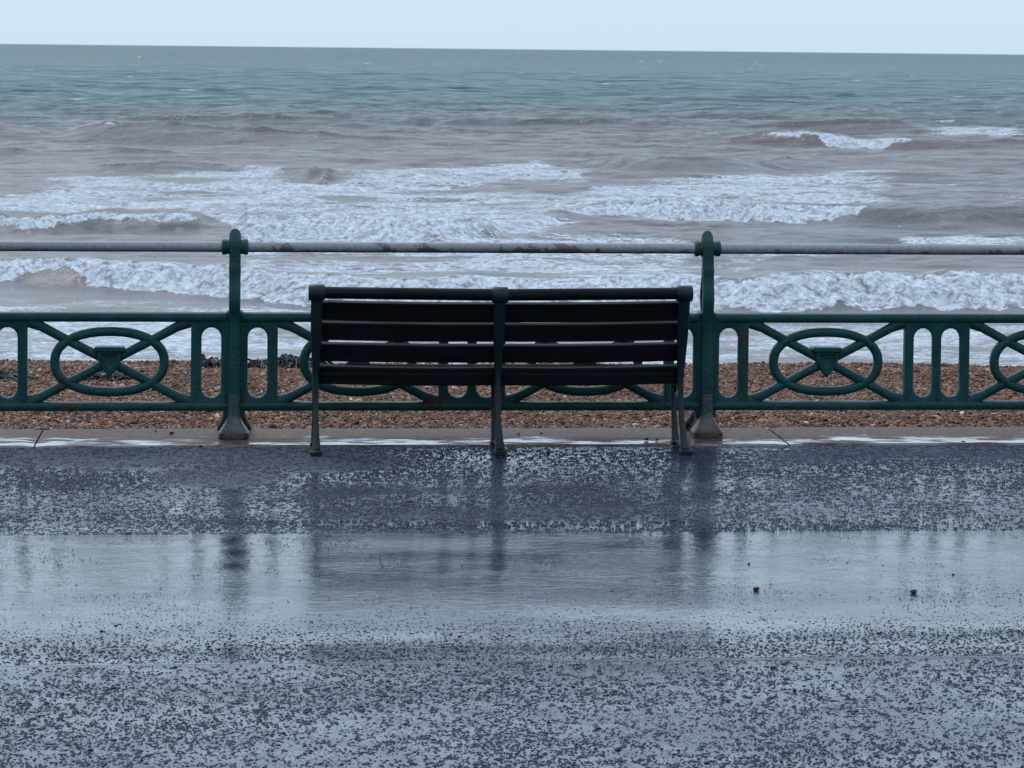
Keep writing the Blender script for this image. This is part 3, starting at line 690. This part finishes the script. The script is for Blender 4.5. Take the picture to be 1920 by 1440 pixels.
def ring_path(cx, cz, a, b, n=64, p=2.25):
    t = np.arange(n) * 2 * math.pi / n; c, s = np.cos(t), np.sin(t)
    return [(cx + np.sign(x) * abs(x) ** (2 / p) * a, 0, cz + np.sign(z) * abs(z) ** (2 / p) * b) for x, z in zip(c, s)]
HB = BAY / 2
FX0, FX1 = 0.181 * HB, 0.859 * HB           # open field between the slotted plates, measured from a post
MOTIF = 0.519 * HB
def parts_panel():
    """meshes of one bay, origin under the bay's middle; returns (frame mesh, [(name, mesh)])"""
    fr = MB()
    sweep(fr, [(-HB + .012, 0, 0.6335), (0, 0, 0.6335), (HB - .012, 0, 0.6335)], 0.0255, 0.034, (0, 1, 0), p=3.2)
    sweep(fr, [(-HB + .012, 0, 0.167), (0, 0, 0.167), (HB - .012, 0, 0.167)], 0.0245, 0.030, (0, 1, 0), p=3.0)
    out = []
    for s in (-1, 1):
        def mx(v): return s * (v - HB) * -1      # distance from the post on that side -> local x
        X = lambda v: (-HB + v) if s < 0 else (HB - v)
        for (a, b, c) in ((0.010, FX0, 0.0965 * HB), (FX1, HB - 0.0005, 0.94 * HB)):
            mb = MB(); xa, xb = sorted((X(a), X(b)))
            plate_with_slot(mb, xa, xb, 0.170, 0.632, X(c), 0.0505, 0.214, 0.580, 0.021)
            out.append(('slotted_plate', mb))
        cx = X(MOTIF); cz = 0.400
        mb = MB(); sweep(mb, ring_path(cx, cz, 0.282, 0.157), 0.0245, 0.026, (0, 1, 0), closed=True, p=2.6); out.append(('oval_ring', mb))
        for (sx, sz) in ((-1, 1), (1, 1), (-1, -1), (1, -1)):
            xe = (FX0 if (sx * -s) < 0 else FX1); xe = X(FX0) if abs(X(FX0) - cx) and ((X(FX0) - cx) * sx > 0) else X(FX1)
            ze = 0.618 if sz > 0 else 0.182
            mb = MB(); P = [np.array([cx + sx * 0.03, 0, cz + sz * 0.015]), np.array([(cx + xe) / 2, 0, (cz + ze) / 2]), np.array([xe - sx * 0.075, 0, ze - sz * .037]), np.array([xe - sx * 0.004, 0, ze])]
            sweep(mb, P, [0.024, 0.024, 0.025, 0.040], 0.0235, (0, 1, 0), p=2.6); out.append(('diagonal_bar', mb))
        # shield
        mb = MB()
        def outline(k, zt): return [(-0.066 * k, zt), (0.066 * k, zt), (0.060 * k, zt - 0.055 * k), (0.034 * k, zt - 0.108 * k), (0.0, zt - 0.150 * k), (-0.034 * k, zt - 0.108 * k), (-0.060 * k, zt - 0.055 * k)]
        rings = [[(cx + x, y, cz + z) for x, z in outline(k, zt)] for y, k, zt in ((0.034, 0.92, 0.066), (0.030, 1.0, 0.070), (-0.038, 1.0, 0.070), (-0.046, 0.92, 0.066), (-0.046, 0.66, 0.047), (-0.036, 0.58, 0.042), (-0.030, 0.30, 0.024))]
        loft(mb, rings)
        box(mb, (cx, -0.004, cz + 0.067), (0.078, 0.052, 0.0125), 0.006)
        out.append(('shield', mb))
    return fr, out
frame_mb, sub_mbs = parts_panel()
frame_me = frame_mb.mesh('panel', GREEN); sub_mes = [(nm, mb.mesh(nm, GREEN)) for nm, mb in sub_mbs]
for i in (-2, -1, 0, 1, 2):
    cx = i * BAY + HB
    pn = bpy.data.objects.new('panel', frame_me); COL.objects.link(pn); place_under(pn, railing, (cx, 0, 0))
    for nm, me in sub_mes:
        o = bpy.data.objects.new(nm, me); COL.objects.link(o); place_under(o, pn, (cx, 0, 0))

def build_post(shaft_name='post'):
    sh = MB()
    # front rib, full height, slightly bowed towards the promenade above the panel
    zs = np.linspace(0.10, 1.0, 40)
    yf = np.array([-0.030 - 0.030 * math.exp(-((z - 0.74) / 0.085) ** 2) - 0.012 * sstep(.60, .2, np.array(z)) for z in zs])
    hw = np.array([0.0305 + 0.002 * math.exp(-((z - 0.885) / 0.02) ** 2) for z in zs])
    dp = np.array([0.026 + 0.010 * math.exp(-((z - 0.885) / 0.022) ** 2) for z in zs])
    sweep(sh, [(0, y, z) for y, z in zip(yf, zs)], dp, hw, (1, 0, 0), p=4)
    # back rib and its loop towards the sea
    zb = np.linspace(0.10, 0.97, 30)
    yb = np.array([0.020 + 0.055 * math.exp(-((z - 0.74) / 0.10) ** 2) for z in zb])
    sweep(sh, [(0, y, z) for y, z in zip(yb, zb)], 0.016, 0.024, (1, 0, 0), p=3)
    # flanges that clasp the panels, and the little shoulders on the rail
    box(sh, (0, 0.0, 0.375), (0.056, 0.027, 0.275), 0.010)
    box(sh, (0, -0.004, 0.652), (0.045, 0.040, 0.016), 0.008)
    # finial: flat eye with a pointed crown
    prof = [(-0.047, .965), (-0.052, 1.0), (-0.047, 1.028), (-0.032, 1.055), (-0.014, 1.075), (0, 1.095), (0.014, 1.075), (0.032, 1.055), (0.047, 1.028), (0.052, 1.0), (0.047, .965), (0.028, .94), (-0.028, .94)]
    loft(sh, [[(x, y * k, 1.0 + (z - 1.0) * k) for y, z in prof] for x, k in ((-0.0315, .60), (-0.028, .78), (-0.018, .93), (-.006, 1.0), (.006, 1.0), (0.018, .93), (0.028, .78), (0.0315, .60))])
    collar = MB()
    lathe_x(collar, 0, 0, Z_HAND, [(-0.068, .030), (-0.068, .038), (-0.062, .0415), (-0.048, .0415), (-0.044, .038), (-0.02, .038), (0.02, .038), (0.044, .038), (0.048, .0415), (0.062, .0415), (0.068, .038), (0.068, .030)], 24)
    base = MB()
    loft(base, [rrect(0, y, z, w, d) for z, w, d, y in ((0.235, .0295, .030, -.038), (0.19, .031, .033, -.040), (0.150, .033, .036, -.042), (0.128, .031, .036, -.040), (0.108, .036, .045, -.042), (0.08, .050, .062, -.048), (0.055, .068, .078, -.055), (0.045, .074, .084, -.056), (0.040, .079, .088, -.056), (0.010, .080, .089, -.056))])
    box(base, (0, .01, .125), (0.046, .035, .028), .008)
    skirt = MB()
    for sx in (-1, 0, 1):
        pts = [(sx * .026, .03, .155), (sx * .034, .08, .135), (sx * .046, .14, .085), (sx * .058, .20, .045), (sx * .066, .25, .016)]
        sweep(skirt, pts, [.016, .020, .022, .022, .012], [.012, .016, .02, .024, .026], (1, 0, 0), p=2.6)
    loft(skirt, [[(-.03, .03, .12), (.03, .03, .12), (.03, .03, .012), (-.03, .03, .012)], [(-.055, .16, .065), (.055, .16, .065), (.055, .16, .012), (-.055, .16, .012)], [(-.072, .25, .022), (.072, .25, .022), (.072, .25, .011), (-.072, .25, .011)]])
    return [(n_, mb.mesh(n_, FOOT if n_ in ('foot', 'back_stay') else GREEN)) for n_, mb in (('post', sh), ('collar', collar), ('foot', base), ('back_stay', skirt))]
post_mes = build_post()
for i in (-2, -1, 0, 1, 2, 3):
    p0 = None
    for nm, me in post_mes:
        o = bpy.data.objects.new(nm, me); COL.objects.link(o)
        if p0 is None: place_under(o, railing, (i * BAY, 0, 0)); p0 = o
        else: place_under(o, p0, (i * BAY, 0, 0))
pipe = MB(); lathe_x(pipe, 0, 0, Z_HAND, [(x, R_HAND) for x in np.linspace(-HB + .03, HB - .03, 24)], 28)
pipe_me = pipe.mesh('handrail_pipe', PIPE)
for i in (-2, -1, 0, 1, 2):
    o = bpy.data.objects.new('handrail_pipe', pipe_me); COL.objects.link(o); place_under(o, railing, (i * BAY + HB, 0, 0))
    o['label'] = 'pale grey painted handrail pipe with flaking patches'

# ------------------------------------------------------------------ bench
BX = (0.414, 1.341, 2.284)
bench = empty('bench', (BX[1], -0.45, 0))
tag(bench, 'dark slatted wooden bench with cast iron frames, seen from behind, facing the sea railing', 'bench')
def sag(x):
    t = 1 - min(1.0, abs(x - BX[1]) / 0.93); return -0.010 * t
def back_y(z): return float(np.interp(z, [.30, .38, .50, .62, .74, .86], [-.405, -.412, -.437, -.467, -.497, -.527]))
RAIL_Z = 0.8085
def build_frame(x, cx):
    up = MB(); dz = sag(x)
    pts = [(x, -.530, .80 + dz), (x, -.505, .70 + dz), (x, -.478, .60 + dz), (x, -.452, .50), (x, -.430, .41), (x, -.428, .33), (x, -.450, .24), (x, -.495, .15), (x, -.560, .07), (x, -.625, .018)]
    sweep(up, pts, [.020, .021, .022, .023, .024, .021, .018, .017, .018, .016], [.030, .030, .029, .024, .019, .0155, .0145, .0145, .019, .026], (1, 0, 0), p=3)
    o = child(up, 'frame', IRON, None); place_under(o, bench, (0, 0, 0))
    o['label'] = 'dark teal cast iron bench frame'
    def sub(mb, nm):
        c = mb.build(nm, IRON); place_under(c, o, (0, 0, 0)); return c
    mb = MB(); lathe_x(mb, x, -.530, RAIL_Z + dz, [(-.042, .024), (-.042, .036), (-.033, .041), (.033, .041), (.040, .036), (.040, .024)], 20); sub(mb, 'collar')
    mb = MB(); sweep(mb, [(x, -.16, .365), (x, -.175, .30), (x, -.205, .20), (x, -.245, .10), (x, -.285, .022)], [.018, .016, .015, .016, .018], [.014, .013, .013, .015, .020], (1, 0, 0), p=3); sub(mb, 'leg')
    mb = MB(); box(mb, (x, -.635, .013), (.029, .042, .013), .005); sub(mb, 'foot')
    mb = MB(); box(mb, (x, -.289, .012), (.024, .034, .012), .005); sub(mb, 'foot')
    mb = MB(); sweep(mb, [(x, -.62, .030), (x, -.46, .024), (x, -.29, .026)], .0075, .010, (1, 0, 0), p=3); sub(mb, 'tie_bar')
    mb = MB(); sweep(mb, [(x, -.425, .350), (x, -.33, .342), (x, -.22, .350), (x, -.135, .372)], [.018, .017, .017, .014], .013, (1, 0, 0), p=3); sub(mb, 'seat_bearer')
    mb = MB(); t = np.linspace(0, 1.55 * math.pi, 14)
    sweep(mb, [(x, -.225 + .045 * math.cos(a) * (1 - .08 * i_ / 3), .300 + .040 * math.sin(a) * (1 - .08 * i_ / 3)) for i_, a in enumerate(t)], .007, .010, (1, 0, 0), p=2.5); sub(mb, 'scroll')
for x in BX: build_frame(x, 0)
def bench_piece(mb, nm, mat=WOOD):
    o = mb.build(nm, mat); place_under(o, bench, (0, 0, 0)); return o
SLAT_PX = (583.5, 622, 661.5, 704)
for b in (0, 1):
    xa, xb = BX[b] + .0, BX[b + 1]
    n = 9; xs = np.linspace(xa + .02, xb - .02, n)
    rings = []
    mb = MB(); sweep(mb, [(x, -.530, RAIL_Z + sag(x)) for x in xs], .0305, .0305, (0, 1, 0), n=20, p=2); bench_piece(mb, 'top_rail')
    for k, pyc in enumerate(SLAT_PX):
        zc = float(hit_y(940, pyc, -.45)[2]) + 0.004
        for _ in range(3): zc = float(hit_y(940, pyc, back_y(zc))[2])
        zc += 0.004
        yc = back_y(zc); lean = math.atan2(-.030, .12) + (0.10 if k == 3 else 0)
        mb = MB(); V = []
        rings = []
        ends = (.0, .0)
        for x in np.linspace(xa + .004, xb - .004, 7):
            r_ = []
            bow = -0.004 * math.sin(math.pi * (x - xa) / (xb - xa)) * (1 if k < 3 else 1.6)
            for (u, v) in ((-.042, -.020), (-.0465, -.016), (-.0465, .016), (-.042, .020), (.042, .020), (.0465, .016), (.0465, -.016), (.042, -.020)):
                r_.append((x, yc + 0.038 + v * math.cos(lean) + u * math.sin(lean), zc + sag(x) + bow + u * math.cos(lean) - v * math.sin(lean)))
            rings.append(r_)
        loft(mb, rings); bench_piece(mb, 'back_slat')
    for k in range(4):
        yc = -.365 + k * .075; zc = .376 + (0.004, -.003, 0.0, .012)[k]
        mb = MB(); box(mb, ((xa + xb) / 2, yc, zc), ((xb - xa) / 2 - .003, .032, .0125), .005); bench_piece(mb, 'seat_slat')

# ------------------------------------------------------------------ loose stones and painted wet highlights
def stone(px, py, z, r, mat, label, name='pebble', flat=0.7, seed=0, group=None):  # also makes the PALE lumps that stand in for wet highlights
    rng = random.Random(seed); bm = bmesh.new(); bmesh.ops.create_icosphere(bm, subdivisions=3, radius=1)
    off = Vector((rng.uniform(0, 50), rng.uniform(0, 50), rng.uniform(0, 50)))
    from mathutils import noise
    sx, sy = rng.uniform(.9, 1.35), rng.uniform(.8, 1.1)
    for v in bm.verts:
        k = 1 + 0.28 * noise.noise(v.co * 0.9 + off) + 0.08 * noise.noise(v.co * 2.5 + off)
        v.co = Vector((v.co.x * sx, v.co.y * sy, v.co.z * flat)) * k * r
    zmin = min(v.co.z for v in bm.verts)
    for v in bm.verts: v.co.z -= zmin + r * 0.06
    me = bpy.data.meshes.new(name); bm.to_mesh(me); bm.free(); me.materials.append(mat); me.shade_smooth()
    o = bpy.data.objects.new(name, me); COL.objects.link(o)
    p = hit_z(px, py, z); o.location = (p[0], p[1], z); o.rotation_euler.z = rng.uniform(0, 6.28)
    tag(o, label, 'pebble', group)
RED = mat_pebble('dark_red_pebble', False, (0.040, 0.014, 0.016)); TAN = mat_pebble('brown_pebble', False, (0.12, 0.06, 0.042)); PALE = mat_pebble('pale_wet_highlight', False, (0.26, 0.28, 0.31))  # PALE: wet highlights on puddle rims, put into the colour of small lumps
K_Z = 0.012
for i, (px, py, z, r, mt, lb) in enumerate([
    (322, 814, K_Z, .014, RED, 'dark red pebble on the stone coping beside the railing post with seaweed behind it'),
    (291, 809, K_Z, .009, TAN, 'small brown pebble on the coping close to the shingle edge'),
    (376, 838, 0.0, .010, RED, 'dark pebble in the wet joint below the railing post with seaweed behind it'),
    (352, 836, 0.0, .008, RED, 'tiny dark pebble lying against the coping edge'),
    (972, 815, K_Z, .009, RED, 'reddish pebble on the coping under the bench, close to the middle frame'),
    (1015, 813, K_Z, .008, RED, 'small reddish pebble on the coping under the bench, further from the middle frame'),
    (1212, 825, K_Z, .013, RED, 'larger dark pebble of a pair on the coping under the bench end'),
    (1232, 825, K_Z, .009, RED, 'smaller dark pebble of a pair on the coping under the bench end'),
    (1028, 850, 0.0, .013, RED, 'maroon pebble on wet asphalt under the bench'),
    (1806, 829, K_Z, .008, TAN, 'brown pebble on the wet coping below paired slots, past the coping joint'),
    (1418, 1107, 0.0, .013, RED, 'dark maroon pebble alone on the smooth wet strip, nearer the bench'),
    (1713, 1112, 0.0, .013, RED, 'dark maroon pebble alone on the smooth wet strip, farther from the bench'),
    (1490, 1296, 0.0, .008, RED, 'small dark pebble on coarse asphalt past the seam'),
    (190, 1184, 0.0, .006, RED, 'tiny black pebble on the smooth wet strip away from the bench'),
    (1404, 1058, 0.0, .006, RED, 'tiny black pebble on the smooth wet strip in front of the railing post'),
    (1787, 1078, 0.0, .006, RED, 'tiny dark pebble on the smooth wet strip beside the maroon one'),
    (1435, 844, 0.0, .013, PALE, 'pale lump standing in for a wet highlight on asphalt below the coping joint, first of three from the bench'),
    (1452, 845, 0.0, .014, PALE, 'pale lump standing in for a wet highlight on asphalt below the coping joint, middle of three'),
    (1476, 845, 0.0, .016, PALE, 'pale lump standing in for a wet highlight on asphalt below the coping joint, last of three from the bench'),
]):
    stone(px, py, z, r, mt, lb, seed=i, flat=0.55 if mt is not PALE else 0.35, group='loose pebbles and wet-highlight stand-ins on the promenade')
